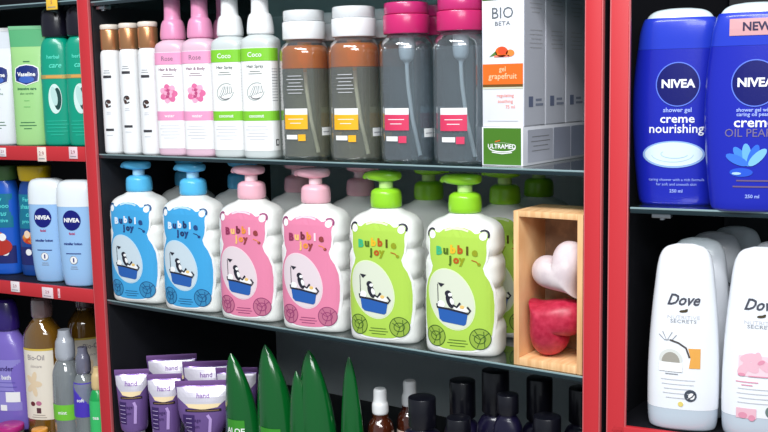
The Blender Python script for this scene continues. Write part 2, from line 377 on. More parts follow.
def micellar(kind, lab, group):
    oil = kind == 'oil'
    t = thing('cleansing_water_bottle', lab, 'bottle', group)
    sec = [(0, .0265, .0265, 2), (.0015, .0285, .0285, 2), (.005, .0302, .0302, 2), (.06, .0308, .0308, 2), (.128, .0308, .0308, 2), (.1375, .0295, .0295, 2), (.1435, .0255, .0255, 2), (.147, .0225, .0225, 2), (.1489, .0215, .0215, 2)]
    MB().loft(sec, clear((225, 232, 236), .05, .06, .30)).build('body', t)
    if oil:
        MB().loft([(.1135, .0292, .0292, 2), (.128, .0294, .0294, 2), (.1370, .0280, .0280, 2), (.1415, .0245, .0245, 2)], clear((255, 140, 0), .62, .1, .03)).build('oil_layer', t)['label'] = 'floating orange oil layer'
        MB().loft([(.0045, .0285, .0285, 2), (.05, .0292, .0292, 2), (.113, .0292, .0292, 2)], clear((235, 230, 205), .16, .1, .02)).build('clear_liquid', t)
    else:
        MB().loft([(.0045, .0285, .0285, 2), (.05, .0292, .0292, 2), (.126, .0292, .0292, 2), (.132, .0285, .0285, 2)], clear((212, 222, 228), .14, .1, .02)).build('clear_liquid', t)
    cm = mat((244, 246, 248), .3, coat=.3) if oil else mat((205, 40, 110), .3, coat=.3)
    cm2 = mat((225, 228, 230), .3, coat=.3) if oil else mat((200, 45, 115), .3, coat=.3)
    c = MB().cyl(.1490, .1710, .0262, cm, bev=.0014).build('cap', t)
    MB().cyl(.1713, .1850, .0250, cm2, bev=.002).build('flip_lid', c)
    tc = mat((250, 190, 40), .35) if oil else mat((250, 252, 255), .3)
    mb = MB().loft([(.108, .0022, .0022, 2), (.116, .0030, .0030, 2), (.120, .0072, .0072, 2), (.130, .0090, .0090, 2), (.146, .0085, .0085, 2)], tc, 24).build('pump_insert', t)
    MB().tube([(0, 0, .109), (.001, 0, .09), (.006, 0, .05), (.016, -.002, .008)], .0023, mat((250, 250, 248), .4)).build('dip_tube', t)
    W = Wrap(sec); bc = mat((250, 185, 30), .45) if oil else mat((222, 60, 100), .45)
    it = [('rect', PAPER, 0, -.016, .040, .015, .064), ('rect', bc, 1, -.016, .0385, .015, .0565)] + lines(WHITE, 2, 0, .051, .005, [.020, .014])
    it += [('rect', PAPER, 0, -.014, .026, .002, .0315), ('rect', bc, 1, .003, .024, .012, .032)]
    it += lines(LGREY, 0, 0, .104, .0042, [.018, .022, .016, .020, .022, .018]) if oil else []
    it += [('rect', PAPER, 0, .033, .030, .048, .040), ('rect', GREY, 1, .035, .034, .046, .035)]
    label(W, it, 'label_print', t, .003); t.scale = (1, 1, .965); return t
G3 = 'clear bottles with orange oil and white caps'; G4 = 'clear bottles with magenta caps'
a = micellar('oil', 'left orange-oil bottle, next to the green-banded sprays', G3); put(a, 'M', -.3815, .034, ZT, 14)
b = micellar('oil', 'right orange-oil bottle, next to the magenta-capped ones', G3); put(b, 'M', -.3060, .034, ZT, 14)
put(dup(b, 'second-row orange-oil bottle between the white caps'), 'M', -.3060, .100, ZT, 20)
put(dup(a, 'second-row orange-oil bottle farther left'), 'M', -.3820, .100, ZT, 20)
a = micellar('pink', 'left magenta-capped clear bottle, next to the orange-oil ones', G4); put(a, 'M', -.2320, .034, ZT, 8)
b = micellar('pink', 'right magenta-capped clear bottle, next to the white carton', G4); put(b, 'M', -.1610, .034, ZT, 14)
put(dup(a, 'second-row magenta-capped bottle seen between the two front ones'), 'M', -.2300, .100, ZT, 14)

CARD = mat((240, 242, 250), .4, coat=.3); DGREEN = mat((72, 124, 30), .45, coat=.2)
def logo_green(u, v, s=1):
    return [('ell', PAPER, 1, u, v-.001*s, .0165*s, .0052*s), ('ell', DGREEN, 2, u, v-.0004*s, .0158*s, .0044*s), ('text', PAPER, 3, 'ULTRAMED', u, v, .0066*s, {'bold': .02}), ('line', PAPER, 2, [(u-.012*s, v-.006*s), (u, v-.0075*s), (u+.012*s, v-.006*s)], .001*s), ('line', mat((225, 110, 40), .5), 3, [(u-.008*s, v+.005*s), (u-.002*s, v+.0065*s)], .0012*s)]
def carton(lab, front=True):
    t = thing('cosmetics_carton', lab, 'box', 'upright white cosmetics cartons'); W_, D_, H_ = .0492, .049, .178
    MB().box(-W_/2, W_/2, 0, D_, 0, H_, CARD, .0006).build('box', t)
    ORG, GTX, SAL = mat((246, 110, 30), .45), mat((105, 112, 118), .5), mat((240, 130, 110), .5)
    h = W_/2-.0008
    it = [('rect', DGREEN, 0, -h, .1315, h, H_-.001)] + logo_green(0, .141)
    it += [('text', GTX, 1, 'BIO', 0, .1175, .0165, {'bold': .0}), ('text', GTX, 1, 'BETA', 0, .107, .0062, {'sx': 1.3})]
    it += [('ell', ORG, 1, -.001, .078, .0075, .0055), ('ell', mat((235, 80, 40), .45), 2, .000, .079, .0052, .0040), ('ell', mat((250, 140, 60), .5), 1, .009, .0765, .0050, .0036), ('poly', mat((90, 130, 60), .5), 1, [(-.016, .073), (-.008, .079), (-.006, .075)]), ('rect', SAL, 1, -.010, .0725, .008, .0745)]
    it += [('rect', ORG, 0, -h, .0440, h, .0655), ('text', mat((255, 205, 160), .5), 1, 'gel', 0, .0600, .0072, {'bold': .01}), ('text', mat((255, 205, 160), .5), 1, 'grapefruit', 0, .0525, .0085, {'bold': .01}), ('rect', mat((110, 75, 20), .5), 1, -h, .0415, h, .0443), ('rect', mat((215, 215, 190), .5), 1, -h, .0395, h, .0413)]
    it += [('text', SAL, 1, 'regulating', .003, .0325, .0052), ('text', SAL, 1, 'soothing', .003, .0265, .0052), ('text', SAL, 1, '75 ml', .009, .0205, .0050)] + lines(LGREY, 1, 0, .006, .002, [.036])
    label(flatmap(0), it, 'front_print', t, None)
    sd = [('rect', mat((225, 228, 240), .4), 0, .001, .001, D_-.001, H_-.001)]
    sd += lines(LGREY, 1, D_*.55, .150, .0045, [.024, .030, .028, .030, .022, .030, .026, .018], .0009) + lines(LGREY, 1, D_*.55, .100, .0045, [.028, .030, .024, .030, .027], .0009)
    sd += [('rect', mat((120, 130, 160), .5), 1, .010, .020, .020, .031), ('rect', mat((150, 158, 180), .5), 1, .026, .021, .044, .0235), ('rect', mat((150, 158, 180), .5), 1, .026, .026, .040, .0285)]
    label(sidemap(W_/2), sd, 'side_print', t, None); return t
c0 = carton('front upright white carton marked BIO with orange band'); put(c0, 'M', -.1030, .022, ZT+.0415)
for k, lb in enumerate(['upright carton directly behind the front BIO carton', 'upright carton third from the front, deep on the shelf', 'rearmost upright carton, darkest in the shade']):
    put(dup(c0, lb), 'M', -.1030, .0725+k*.0505, ZT+.0415)
t = thing('cosmetics_carton', 'long carton lying under the upright ones with green end', 'box'); put(t, 'M', -.1030, .020, ZT)
MB().box(-.0246, .0246, 0, .205, 0, .0412, CARD, .0007).build('box', t)
label(flatmap(0), [('rect', DGREEN, 0, -.0225, .0012, .0225, .0400)]+logo_green(0, .0205), 'front_print', t, None)
label(sidemap(.0246), [('rect', mat((205, 208, 222), .4), 0, .0100, .003, .0700, .0375), ('rect', mat((170, 175, 195), .4), 0, .0720, .003, .1150, .0375), ('rect', mat((150, 158, 180), .4), 0, .1170, .003, .200, .0375)]+lines(GREY, 1, .04, .030, .005, [.040, .045, .035, .042]), 'side_print', t, None)

# ================================================================ MIDDLE CABINET, BEAR BOTTLES
def bear_bottle(kind, lab, group, dark=False):
    C1 = {'blue': (66, 168, 226), 'pink': (234, 136, 170), 'green': (180, 218, 84)}[kind]
    PC = {'blue': (90, 195, 245), 'pink': (250, 190, 205), 'green': (152, 220, 44)}[kind]
    DK = {'blue': (20, 80, 130), 'pink': (150, 55, 110), 'green': (60, 95, 30)}[kind]
    t = thing('pump_bottle', lab, 'pump bottle', group)
    base = [(0, .0400, .0200, 3.2), (.002, .0420, .0250, 3.2), (.008, .0436, .0275, 3.2), (.050, .0440, .0280, 3.2), (.090, .0432, .0278, 3.2), (.128, .0425, .0275, 3.2), (.142, .0395, .0255, 3), (.1495, .0300, .0205, 2.6), (.1535, .0190, .0170, 2.2), (.1560, .0165, .0160, 2)]
    lobed = []
    zs = [0, .0015, .004, .008, .014, .022, .030, .036, .039, .042, .048, .058, .066, .072, .075, .078, .084, .094, .102, .108, .111, .114, .120, .128, .134, .140, .145, .149, .152, .156]
    Wb = Wrap(base)
    for z in zs:
        _, rx, ry, n, cx, cy = Wb.at(z); g = max(math.exp(-((z-q)/.0042)**2) for q in (.039, .075, .111))
        lobed.append((z, rx*(1-.085*g), ry*(1-.06*g), n))
    MB().loft(lobed, mat((247, 248, 244), .3, coat=.3, ), 64, 3).build('body', t)
    pm = mat(PC, .28, coat=.3)
    p = MB().loft([(.1561, .0160, .0160, 2), (.1575, .0180, .0180, 2), (.172, .0178, .0178, 2), (.1755, .0165, .0165, 2), (.178, .0125, .0125, 2), (.1785, .0090, .0090, 2)], pm, 40, 3, wave=lambda a, z: 1+(.012*cos(20*a) if z < .172 else 0)).build('pump_collar', t)
    MB().cyl(.1786, .1865, .0082, mat(tuple(min(255, int(x*.5+125)) for x in PC), .3), bev=.0005).build('pump_neck', t)
    h = MB().loft([(.1866, .0110, .0095, 2), (.188, .0185, .0125, 2.1, -.002), (.1905, .0215, .0140, 2.2, -.003), (.1945, .0222, .0142, 2.2, -.0035), (.1972, .0195, .0120, 2.1, -.003), (.1985, .012, .008, 2, -.003)], pm, 40, 3)
    h.tube([(-.016, -.003, .1928), (-.0245, -.003, .1922), (-.0262, -.003, .1895)], [.0040, .0034, .0026], pm)
    h.build('pump_head', t)
    # bear-shaped sticker
    half = [(0, .1450), (.009, .1445), (.0165, .1422), (.0215, .1385)] + [(.0298+.0064*cos(q), .1345+.0064*sin(q)) for q in [radians(x) for x in (140, 110, 80, 50, 20, -10, -40)]] + [(.0342, .126), (.0346, .117), (.0335, .108), (.0305, .1000), (.0325, .0930), (.0372, .085), (.0408, .073), (.0420, .058), (.0416, .040), (.0396, .024), (.035, .014), (.029, .0085), (.018, .006), (.008, .0052), (0, .0050)]
    out = half + [(-x, y) for x, y in reversed(half[1:-1])]
    inner = [(x*.945, .075+(y-.075)*.968) for x, y in out]
    W = Wrap(base, True); c1 = mat(C1, .35, coat=.2); dk = mat(DK, .5); lt = mat(tuple(int(x*.35+255*.65) for x in C1), .4)
    bub = mat(tuple(int(x*.16+232*.84) for x in C1), .4); tub = mat((40, 95, 175), .4); bk = mat((35, 35, 50), .5)
    it = [('poly', PAPER, 0, out), ('poly', c1, 1, inner)]
    for sx in (-1, 1):
        it += [('ell', PAPER, 2, sx*.0290, .1338, .0040, .0044), ('ring', bk if kind == 'green' else dk, 3, sx*.0295, .1348, .0062, .0064, .0020, -.5 if sx > 0 else .9, 2.3 if sx > 0 else 3.7, 18)]
        it += [('ell', mat(tuple(int(x*.85) for x in C1), .4), 2, sx*.0255, .0215, .0115, .0118), ('ring', dk, 3, sx*.0255, .0215, .0118, .0120, .0009), ('ring', dk, 3, sx*.0255, .0215, .0065, .0055, .0009), ('line', dk, 3, [(sx*.0255-.008, .026), (sx*.0255, .021), (sx*.0255+.009, .028)], .0009), ('line', dk, 3, [(sx*.0255-.003, .012), (sx*.0255+.001, .021), (sx*.0255-.006, .031)], .0009), ('line', dk, 3, [(sx*.0255+.005, .012), (sx*.0255+.004, .030)], .0008)]
    it += [('ell', lt, 2, -.0070, .0635, .0262, .0355, 36, .42), ('ell', bub, 3, -.0070, .0635, .0250, .0343, 36, .42)]
    it += [('poly', tub, 5, [(-.0225, .0545), (.0125, .0495), (.0105, .0375), (.008, .0355), (-.017, .0385), (-.0205, .0415)]), ('line', bk, 6, [(-.0235, .058), (-.0232, .0540), (-.010, .0530), (.0130, .0490), (.0155, .0525), (.012, .0565)], .0022)]
    it += [('ell', PAPER, 5, -.0185, .0575, .0045, .0042), ('ell', PAPER, 5, .0045, .0535, .0085, .0036, 20, -.15), ('ell', bk, 5, -.0080, .0620, .0042, .0085, 20, .35), ('ell', bk, 6, -.0100, .0700, .0038, .0036, 16), ('ell', PAPER, 7, -.0075, .0690, .0024, .0020, 14), ('ell', PAPER, 6, -.0055, .0615, .0022, .0040, 14, .35), ('line', bk, 6, [(-.005, .058), (.000, .0555), (.004, .0605)], .0024), ('ell', mat((240, 200, 120), .4), 6, .006, .056, .0028, .0020, 12)]
    it += [('line', bk, 5, [(-.0220, .058), (-.0225, .080)], .0009), ('poly', bk, 5, [(-.0225, .0815), (-.0140, .0805), (-.0185, .0765)])]
    pal = {'green': [(60, 185, 130), (80, 110, 20), (240, 190, 40), (190, 90, 20), (90, 80, 10), (150, 160, 20)], 'blue': [(225, 240, 255), (40, 60, 120), (235, 240, 250), (30, 50, 100), (240, 245, 255), (30, 70, 130)], 'pink': [(150, 50, 90), (250, 200, 120), (120, 40, 60), (240, 150, 60), (250, 220, 230), (150, 60, 60)]}[kind]
    for i, ch in enumerate('Bubble'): it.append(('text', mat(pal[i], .5), 4, ch, -.0205+i*.0082, .1190-.0010*abs(i-2.5), .0120, {'bold': .06}))
    for i, ch in enumerate('joy'): it.append(('text', mat(pal[(i*2+1) % 6], .5), 4, ch, -.0070+i*.0066, .1075, .0115, {'bold': .06}))
    it += [('ell', mat(pal[5], .5), 4, .025, .1035, .0020, .0018, 12), ('line', mat(pal[3], .5), 4, [(.017, .108), (.022, .1065), (.025, .1035)], .0010)]
    it += lines(dk, 3, 0, .0185, .0032, [.020, .024, .018], .0007) + [('line', lt, 2, [(-.014, .139), (-.005, .1415), (.006, .1410), (.013, .139)], .0022)]
    label(W, it, 'bear_sticker', t, .004, .012)['label'] = 'bear-shaped %s sticker' % kind
    return t
GB = 'pump bottles with bear stickers'
bears = []
for kind, x, lab in [('blue', -.6835, 'leftmost front blue bear pump bottle, beside the left post'), ('blue', -.5760, 'front blue bear pump bottle standing left of the pink ones'), ('pink', -.4700, 'front pink bear pump bottle beside the blue ones'), ('pink', -.3640, 'front pink bear pump bottle beside the green ones'), ('green', -.2590, 'front green bear pump bottle beside the pink ones'), ('green', -.1530, 'front green bear pump bottle beside the wooden box')]:
    o = bear_bottle(kind, lab, GB); put(o, 'M', x, .0265, ZM, 11); bears.append((o, x))
names = ['blue bear bottle in the second row between the two blue pumps', 'second-row blue bear bottle between the blue and the pink pumps', 'second-row bear bottle with dusky pink pump between the two pink ones', 'second-row pink bear bottle between the pink and green pumps', 'second-row green bear bottle between the two green pumps', 'second-row green bear bottle behind the wooden box, left of the rearmost']
for (o, x), lb in zip(bears, names): put(dup(o, lb), 'M', x, .118, ZM, 11 if x > -.2 else 185)
put(dup(bears[5][0], 'rearmost green bear bottle, dark green pump above the wooden box'), 'M', -.153, .206, ZM, 11)

# wooden box with two heart-shaped soaps
PINE = pine()
t = thing('wooden_box', 'open-fronted pine box standing on end beside the green bottles', 'box'); put(t, 'M', 0, .004, ZM)
bx0, bx1, bh, bt, bd = -.0815, -.0035, .1645, .0062, .066
MB().box(bx0, bx0+bt, 0, bd, 0, bh, PINE, .0006).build('side_panel', t); MB().box(bx1-bt, bx1, 0, bd, 0, bh, PINE, .0006).build('side_panel', t)
MB().box(bx0+bt, bx1-bt, .0002, bd, bh-bt, bh, PINE, .0006).build('top_panel', t); MB().box(bx0+bt, bx1-bt, .0002, bd, 0, bt*1.3, PINE, .0006).build('bottom_panel', t)
MB().box(bx0+bt, bx1-bt, bd-.004, bd-.0002, bt*1.3, bh-bt, speckled((150, 120, 95), (185, 150, 115), 40, .6, 'ply'), 0).build('back_panel', t)
def heart(name, lab, m, size, th, loc, ang, soft=1):
    ks = [1, .985, .95, .88, .78, .64, .48, .3, .12]; N = 72; v = []; f = []
    def pt(t, k, s):
        x = 16*sin(t)**3; y = 13*cos(t)-5*soft*cos(2*t)-2*soft*cos(3*t)-soft*cos(4*t)+2*soft
        d = th/2*math.sqrt(max(0, 1-k**2.6))*s
        c = 11+1.5*sin(t); x = c*sin(t)*(1-k)+x*k; y = c*cos(t)*(1-k)+y*k
        return (x/16*size/2*k, d, y/16*size/2*k)
    for s in (-1, 1):
        for k in ks:
            if s == 1 and k == 1: continue
            for j in range(N): v.append(pt(2*pi*j/N, k, s))
    nf = len(ks)
    for r in range(nf-1):
        for j in range(N): a_ = r*N+j; b_ = r*N+(j+1) % N; f.append((a_, b_, b_+N, a_+N))
    off = nf*N
    for j in range(N): f.append((j, off+j, off+(j+1) % N, (j+1) % N))
    for r in range(nf-2):
        for j in range(N): a_ = off+r*N+j; b_ = off+r*N+(j+1) % N; f.append((a_, a_+N, b_+N, b_))
    f.append(tuple((nf-1)*N+j for j in range(N))); f.append(tuple(off+(nf-2)*N+j for j in reversed(range(N))))
    M3 = Matrix.Rotation(-radians(ang), 3, 'Y')
    mb = MB(); R_ = [M3 @ Vector(p) for p in v]; xs = [p.x for p in R_]; zs_ = [p.z for p in R_]; g = size/(max(xs)-min(xs)); xm = (max(xs)+min(xs))/2; zl = min(zs_)
    mb.v = [((p.x-xm)*g, p.y, (p.z-zl)*g) for p in R_]; mb.f = f; mb.m = [0]*len(f); mb.ms = [m]
    o = mb.build(name, ang=80); tag(o, lab, 'soap'); put(o, 'M', *loc); return o
heart('heart_soap', 'crimson heart-shaped soap lying low in the wooden box', speckled((176, 26, 58), (205, 56, 84), 160, .38, 'crimson_soap', .35, .75), .0620, .050, (-.0425, .0290, ZM+.0083), -130, .75)
heart('heart_soap', 'greyish white heart-shaped soap on top of the crimson one', speckled((214, 198, 202), (228, 214, 216), 60, .6, 'pale_soap'), .0590, .044, (-.0410, .0270, ZM+.0740), 34, .95)

# ================================================================ MIDDLE CABINET, BOTTOM SHELF
PURP = mat((128, 96, 164), .26, .35, coat=.5); SILV = mat((225, 220, 232), .28, .25, coat=.4); DPUR = mat((66, 40, 105), .35, .2, coat=.4)
def squeeze_tube(lab, wd=.052, ht=.118):
    t = thing('squeeze_tube', lab, 'tube', 'purple hand cream tubes'); h = wd/2
    MB().cyl(0, .020, .0150, mat((235, 232, 240), .3), bev=.0012).build('cap', t)
    body = [(.0201, .0150, .0150, 2), (.0225, .0185, .0170, 2), (.030, .0200, .0175, 2), (.060, h*.86, .0155, 2), (.090, h*.94, .0098, 2), (ht-.010, h*.99, .0035, 2), (ht-.007, h, .0012, 2)]
    MB().loft(body, PURP, 48, 6).build('body', t)
    MB().box(-h, h, -.0009, .0009, ht-.0072, ht, mat((140, 100, 165), .3, .3), .0003).build('crimp', t)
    W = Wrap(body, True); k = .93
    it = [('poly', SILV, 1, [(-h*k, ht-.0085), (h*k, ht-.0085), (h*.90, ht-.022), (h*.55, ht-.033), (0, ht-.036), (-h*.55, ht-.033), (-h*.90, ht-.022)]),
          ('poly', mat((250, 226, 180), .35), 2, [(-h*.62, ht-.030), (h*.62, ht-.030), (h*.5, ht-.035), (0, ht-.0375), (-h*.5, ht-.035)]),
          ('rect', mat((30, 18, 28), .4), 3, -h*.62, ht-.0405, h*.62, ht-.0370), ('rect', mat((190, 150, 110), .3, .5), 4, -h*.55, ht-.0392, h*.55, ht-.0384)]
    it += [('text', mat((150, 110, 180), .4), 3, 'hand', 0, ht-.019, .0095, {'bold': .02}), ('text', DPUR, 2, 'anti-age', -h*.35, ht-.052, .007, {}), ('text', DPUR, 2, 'cream', -h*.35, ht-.061, .007, {})]
    it += [('rect', DPUR, 1, -h*.72, .034, -h*.30, ht-.045), ('line', mat((190, 160, 220), .3), 2, [(h*.2, .035), (h*.25, .06), (h*.15, ht-.045)], .004)] + lines(mat((200, 180, 225), .4), 3, -h*.5, ht-.050, .006, [.008]*5)
    label(W, it, 'printed_front', t, .004, .006); return t
for k, (x, y, r, wd, lab) in enumerate([(-.7110, .0185, 38, .050, 'front purple tube nearest the left post'), (-.6520, .027, 38, .050, 'front purple tube between two others'), (-.5805, .034, 36, .080, 'widest front purple tube, beside the green leaf bottles'), (-.6990, .085, 42, .074, 'second-row purple tube behind the one at the post'), (-.6280, .087, 38, .070, 'second-row purple tube with silver top behind the middle tube'), (-.566, .085, 34, .060, 'second-row purple tube behind the widest one')]):
    put(squeeze_tube(lab, wd, .111 if k < 3 else .119), 'M', x, y, ZB, r)
ALOE = mat((6, 92, 34), .16, coat=.8); ALOE2 = mat((60, 150, 40), .2, coat=.6)
def leaf_bottle(lab, ht, r, bend, tw, tips=1):
    """tapering pointed bottle shaped like an aloe leaf, its ridge running up one face"""
    t = thing('aloe_gel_bottle', lab, 'bottle', 'green leaf-shaped gel bottles')
    s = []
    for i in range(26):
        k = i/25; z = ht*k; q = (1-k**2.3)**.72*r+.0010; s.append((z, q*(1 if k > .06 else .94), q*.72, 1.75, bend*k**2.2, 0))
    MB().loft(s, ALOE, 48, 1, wave=lambda a, z: 1-.10*math.exp(-((a-pi*.85-tw*z)/.5)**2)).build('body', t)
    if tips > 1:
        s2 = []
        for i in range(20):
            k = i/19; z = .02+(ht*.855-.02)*k; q = (1-k**2.2)**.8*r*.62+.0006; s2.append((z, q, q*.7, 1.8, -r*.45-.010*k, -.010))
        MB().loft(s2, ALOE, 36, 1).build('side_leaf', t)
    W = Wrap([(a_[0], a_[1], a_[2], a_[3], a_[4], 0) for a_ in s], True)
    label(W, [('rect', ALOE2, 3, -r*.5, .022, r*.5, .070), ('text', PAPER, 5, 'ALOE', 0, .055, .011, {'bold': .02}), ('text', PAPER, 5, '99%', 0, .040, .011, {'bold': .02})], 'front_label', t, .004, .008)
    return t
for x, y, ht, r, bd, tp, rot, lab in [(-.5120, .040, .156, .0270, -.0170, 1, 10, 'leftmost pointed green leaf bottle, beside the purple tubes'), (-.4510, .042, .176, .0305, -.0170, 1, 10, 'second pointed green leaf bottle, broad with a shiny tip'), (-.3830, .040, .179, .0305, -.0100, 2, 8, 'green leaf bottle with a second smaller leaf at its side'), (-.3265, .040, .179, .0165, -.0030, 1, 10, 'slim pointed green leaf bottle beside the white droppers')]:
    put(leaf_bottle(lab, ht, r, bd, 3, tp), 'M', x, y, ZB, rot)
BROWN = clear((92, 40, 22), .7, .08, .3)
def dropper(lab, ht):
    t = thing('mist_bottle', lab, 'bottle', 'small brown bottles with white caps')
    sec = [(0, .0150, .0150, 2), (.003, .0168, .0168, 2), (ht-.055, .0168, .0168, 2), (ht-.045, .0150, .0150, 2), (ht-.038, .0105, .0105, 2), (ht-.0325, .0100, .0100, 2)]
    MB().loft(sec, BROWN).build('body', t)
    MB().loft([(ht-.032, .0098, .0098, 2), (ht-.030, .0105, .0105, 2), (ht-.020, .0103, .0103, 2), (ht-.016, .0088, .0088, 2), (ht-.002, .0082, .0082, 2), (ht, .0065, .0065, 2)], WHITE, 32, 4).build('cap', t)
    label(Wrap(sec), [('rect', mat((225, 205, 190), .5), 0, -.020, .020, .020, ht-.062)]+lines(INK, 1, 0, ht-.068, .005, [.02, .024, .018]), 'label_wrap', t, .003); return t
put(dropper('brown mist bottle with white cap beside the slim green leaf', .135), 'M', -.3050, .070, ZB, 20)
put(dropper('brown mist bottle with white cap, set farther back beside the black caps', .140), 'M', -.2830, .104, ZB, 20)
DK = mat((16, 16, 26), .35, coat=.3); DK2 = mat((20, 16, 44), .3, coat=.4)
def perfume(lab, ht, r, cr, ch, sq=2, m=DK2):
    t = thing('perfume_bottle', lab, 'bottle', 'dark bottles with black caps')
    MB().loft([(0, r*.92, r*.75, sq*1.3), (.003, r, r*.8, sq*1.3), (ht-ch-.018, r, r*.8, sq*1.3), (ht-ch-.007, r*.8, r*.7, sq), (ht-ch-.003, cr*.8, cr*.8, 2), (ht-ch, cr*.8, cr*.8, 2)], m).build('body', t)
    MB().cyl(ht-ch+.0002, ht, cr, DK, bev=.0015).build('cap', t)
    label(Wrap([(0, r, r*.8, sq*1.3), (ht, r, r*.8, sq*1.3)]), [('text', mat((120, 110, 170), .4), 1, 'NOIR', 0, (ht-ch)*.55, .010, {}), ('rect', mat((90, 85, 130), .4), 1, -.012, (ht-ch)*.42, .012, (ht-ch)*.43)], 'front_print', t, .004)
    return t
for x, y, ht, r, cr, ch, lab in [(-.2225, .040, .146, .026, .0165, .036, 'dark bottle whose black cap stands beside the second mist bottle'), (-.1895, .078, .162, .0215, .0155, .045, 'dark bottle with tall black cap behind, under the last two green bears'), (-.1430, .075, .182, .0215, .0160, .050, 'tallest black-capped bottle, almost touching the glass above'), (-.1060, .036, .170, .0160, .0120, .022, 'narrow dark bottle just right of the tallest one'), (-.0980, .098, .174, .0210, .0150, .050, 'tall black-capped bottle standing under the wooden box'), (-.0600, .040, .152, .0220, .0150, .030, 'short dark bottle in front under the wooden box'), (-.0480, .102, .169, .0200, .0140, .040, 'black-capped bottle closest to the red post'), (-.1650, .028, .135, .0210, .0140, .022, 'low dark bottle at the front between black caps')]:
    put(perfume(lab, ht, r, cr, ch), 'M', x, y, ZB, 12)

# ================================================================ RIGHT CABINET
def shower_gel(kind, lab):
    t = thing('shower_gel_bottle', lab, 'bottle', 'dark blue shower gel bottles')
    B1, B2 = mat((26, 38, 178), .3, coat=.3), mat((38, 62, 200), .28, coat=.3)
    body = [(0, .0340, .0150, 2.4), (.002, .0358, .0165, 2.4), (.010, .0375, .0175, 2.4), (.040, .0408, .0180, 2.4), (.075, .0430, .0180, 2.4), (.100, .0434, .0178, 2.4), (.125, .0422, .0172, 2.4), (.1500, .0395, .0165, 2.5)]
    cap = [(.1502, .0392, .0164, 2.5), (.165, .0375, .0165, 2.6), (.176, .0345, .0155, 2.7), (.1795, .0325, .0140, 2.6)]
    top = [(.1797, .0310, .0132, 2.5), (.1840, .0275, .0115, 2.3), (.1872, .0210, .0085, 2.2), (.1888, .0110, .0045, 2)]
    MB().loft(body, B1, 64).build('body', t); MB().loft(cap, B2, 64).build('cap', t)
    MB().loft(top, mat((225, 240, 245), .25, coat=.3), 64).build('cap_top', t)['label'] = 'pale domed top'
    W = Wrap(body[:-1]+cap, True); NV = mat((8, 14, 105), .3, coat=.2); RG = mat((95, 125, 235), .4); LB = mat((165, 185, 250), .45); WT = mat((245, 248, 255), .4)
    it = [('ell', NV, 1, 0, .1165, .0198, .0205, 48), ('ring', RG, 2, 0, .1165, .0205, .0212, .0010, 0, 2*pi, 48), ('text', WT, 3, 'NIVEA', 0, .1168, .0108, {'bold': .035, 'sx': 1.02})]
    if kind == 'creme':
        it += [('text', LB, 1, 'shower gel', 0, .0920, .0060, {'bold': .02}), ('text', WT, 1, 'creme', 0, .0835, .0115, {'bold': .015, 'sx': 1.1}), ('text', WT, 1, 'nourishing', -.001, .0740, .0122, {'bold': .01, 'sx': 1.0})]
        it += [('ell', mat((150, 185, 240), .4), 1, -.003, .0495, .0290, .0130, 40), ('ell', mat((220, 240, 250), .35), 2, -.003, .0497, .0270, .0115, 40), ('ring', mat((180, 210, 235), .4), 3, -.002, .050, .013, .0045, .0008, 2.6, 6.0, 20), ('ring', mat((190, 215, 238), .4), 3, -.004, .0500, .020, .0080, .0007, 3.3, 6.2, 20)]
        it += [('text', LB, 1, 'caring shower with a rich formula', 0, .0250, .0038, {}), ('text', LB, 1, 'for soft and smooth skin', 0, .0205, .0038, {}), ('text', LB, 1, '250 ml', 0, .0140, .0045, {'bold': .02})]
    else:
        it += [('rect', mat((214, 160, 165), .4), 1, -.0230, .1590, .0250, .1740), ('text', mat((40, 25, 70), .4), 2, 'NEW', .0, .1665, .0105, {'bold': .03})]
        it += [('text', LB, 1, 'shower gel with', 0, .0925, .0048, {'bold': .02}), ('text', LB, 1, 'caring oil pearls', 0, .0885, .0048, {'bold': .02}), ('text', WT, 1, 'creme', 0, .0810, .0125, {'bold': .015, 'sx': 1.1}), ('text', mat((120, 110, 150), .4), 1, 'OIL PEARLS', 0, .0715, .0105, {'bold': .0, 'sx': .95})]
        for q, (c_, a_) in enumerate([((70, 140, 240), 2.2), ((110, 180, 250), 1.7), ((50, 110, 225), 1.2), ((130, 195, 250), .8), ((60, 120, 230), 2.7)]):
            it.append(('ell', mat(c_, .35), 1+q*.3, -.004+.011*cos(a_), .0440+.008*sin(a_), .0105, .0040, 18, a_))
        it += [('ell', mat((40, 90, 215), .35), 1, -.010, .036, .010, .004), ('ell', mat((180, 215, 250), .35), 3, -.014, .0350, .0040, .0012)]
        it += lines(mat((110, 90, 130), .4), 1, 0, .0285, .0055, [.028, .034], .0014) + [('text', LB, 1, '250 ml', 0, .0140, .0045, {'bold': .02})]
    label(W, it, 'printed_front', t, .005, .015); return t
put(shower_gel('creme', 'dark blue shower gel with white cream oval, beside the red post'), 'R', .0575, .042, 1.4681, 6)
put(shower_gel('pearl', 'dark blue shower gel with pink NEW tag, at the right edge'), 'R', .1300, .0120, 1.4681, 6)

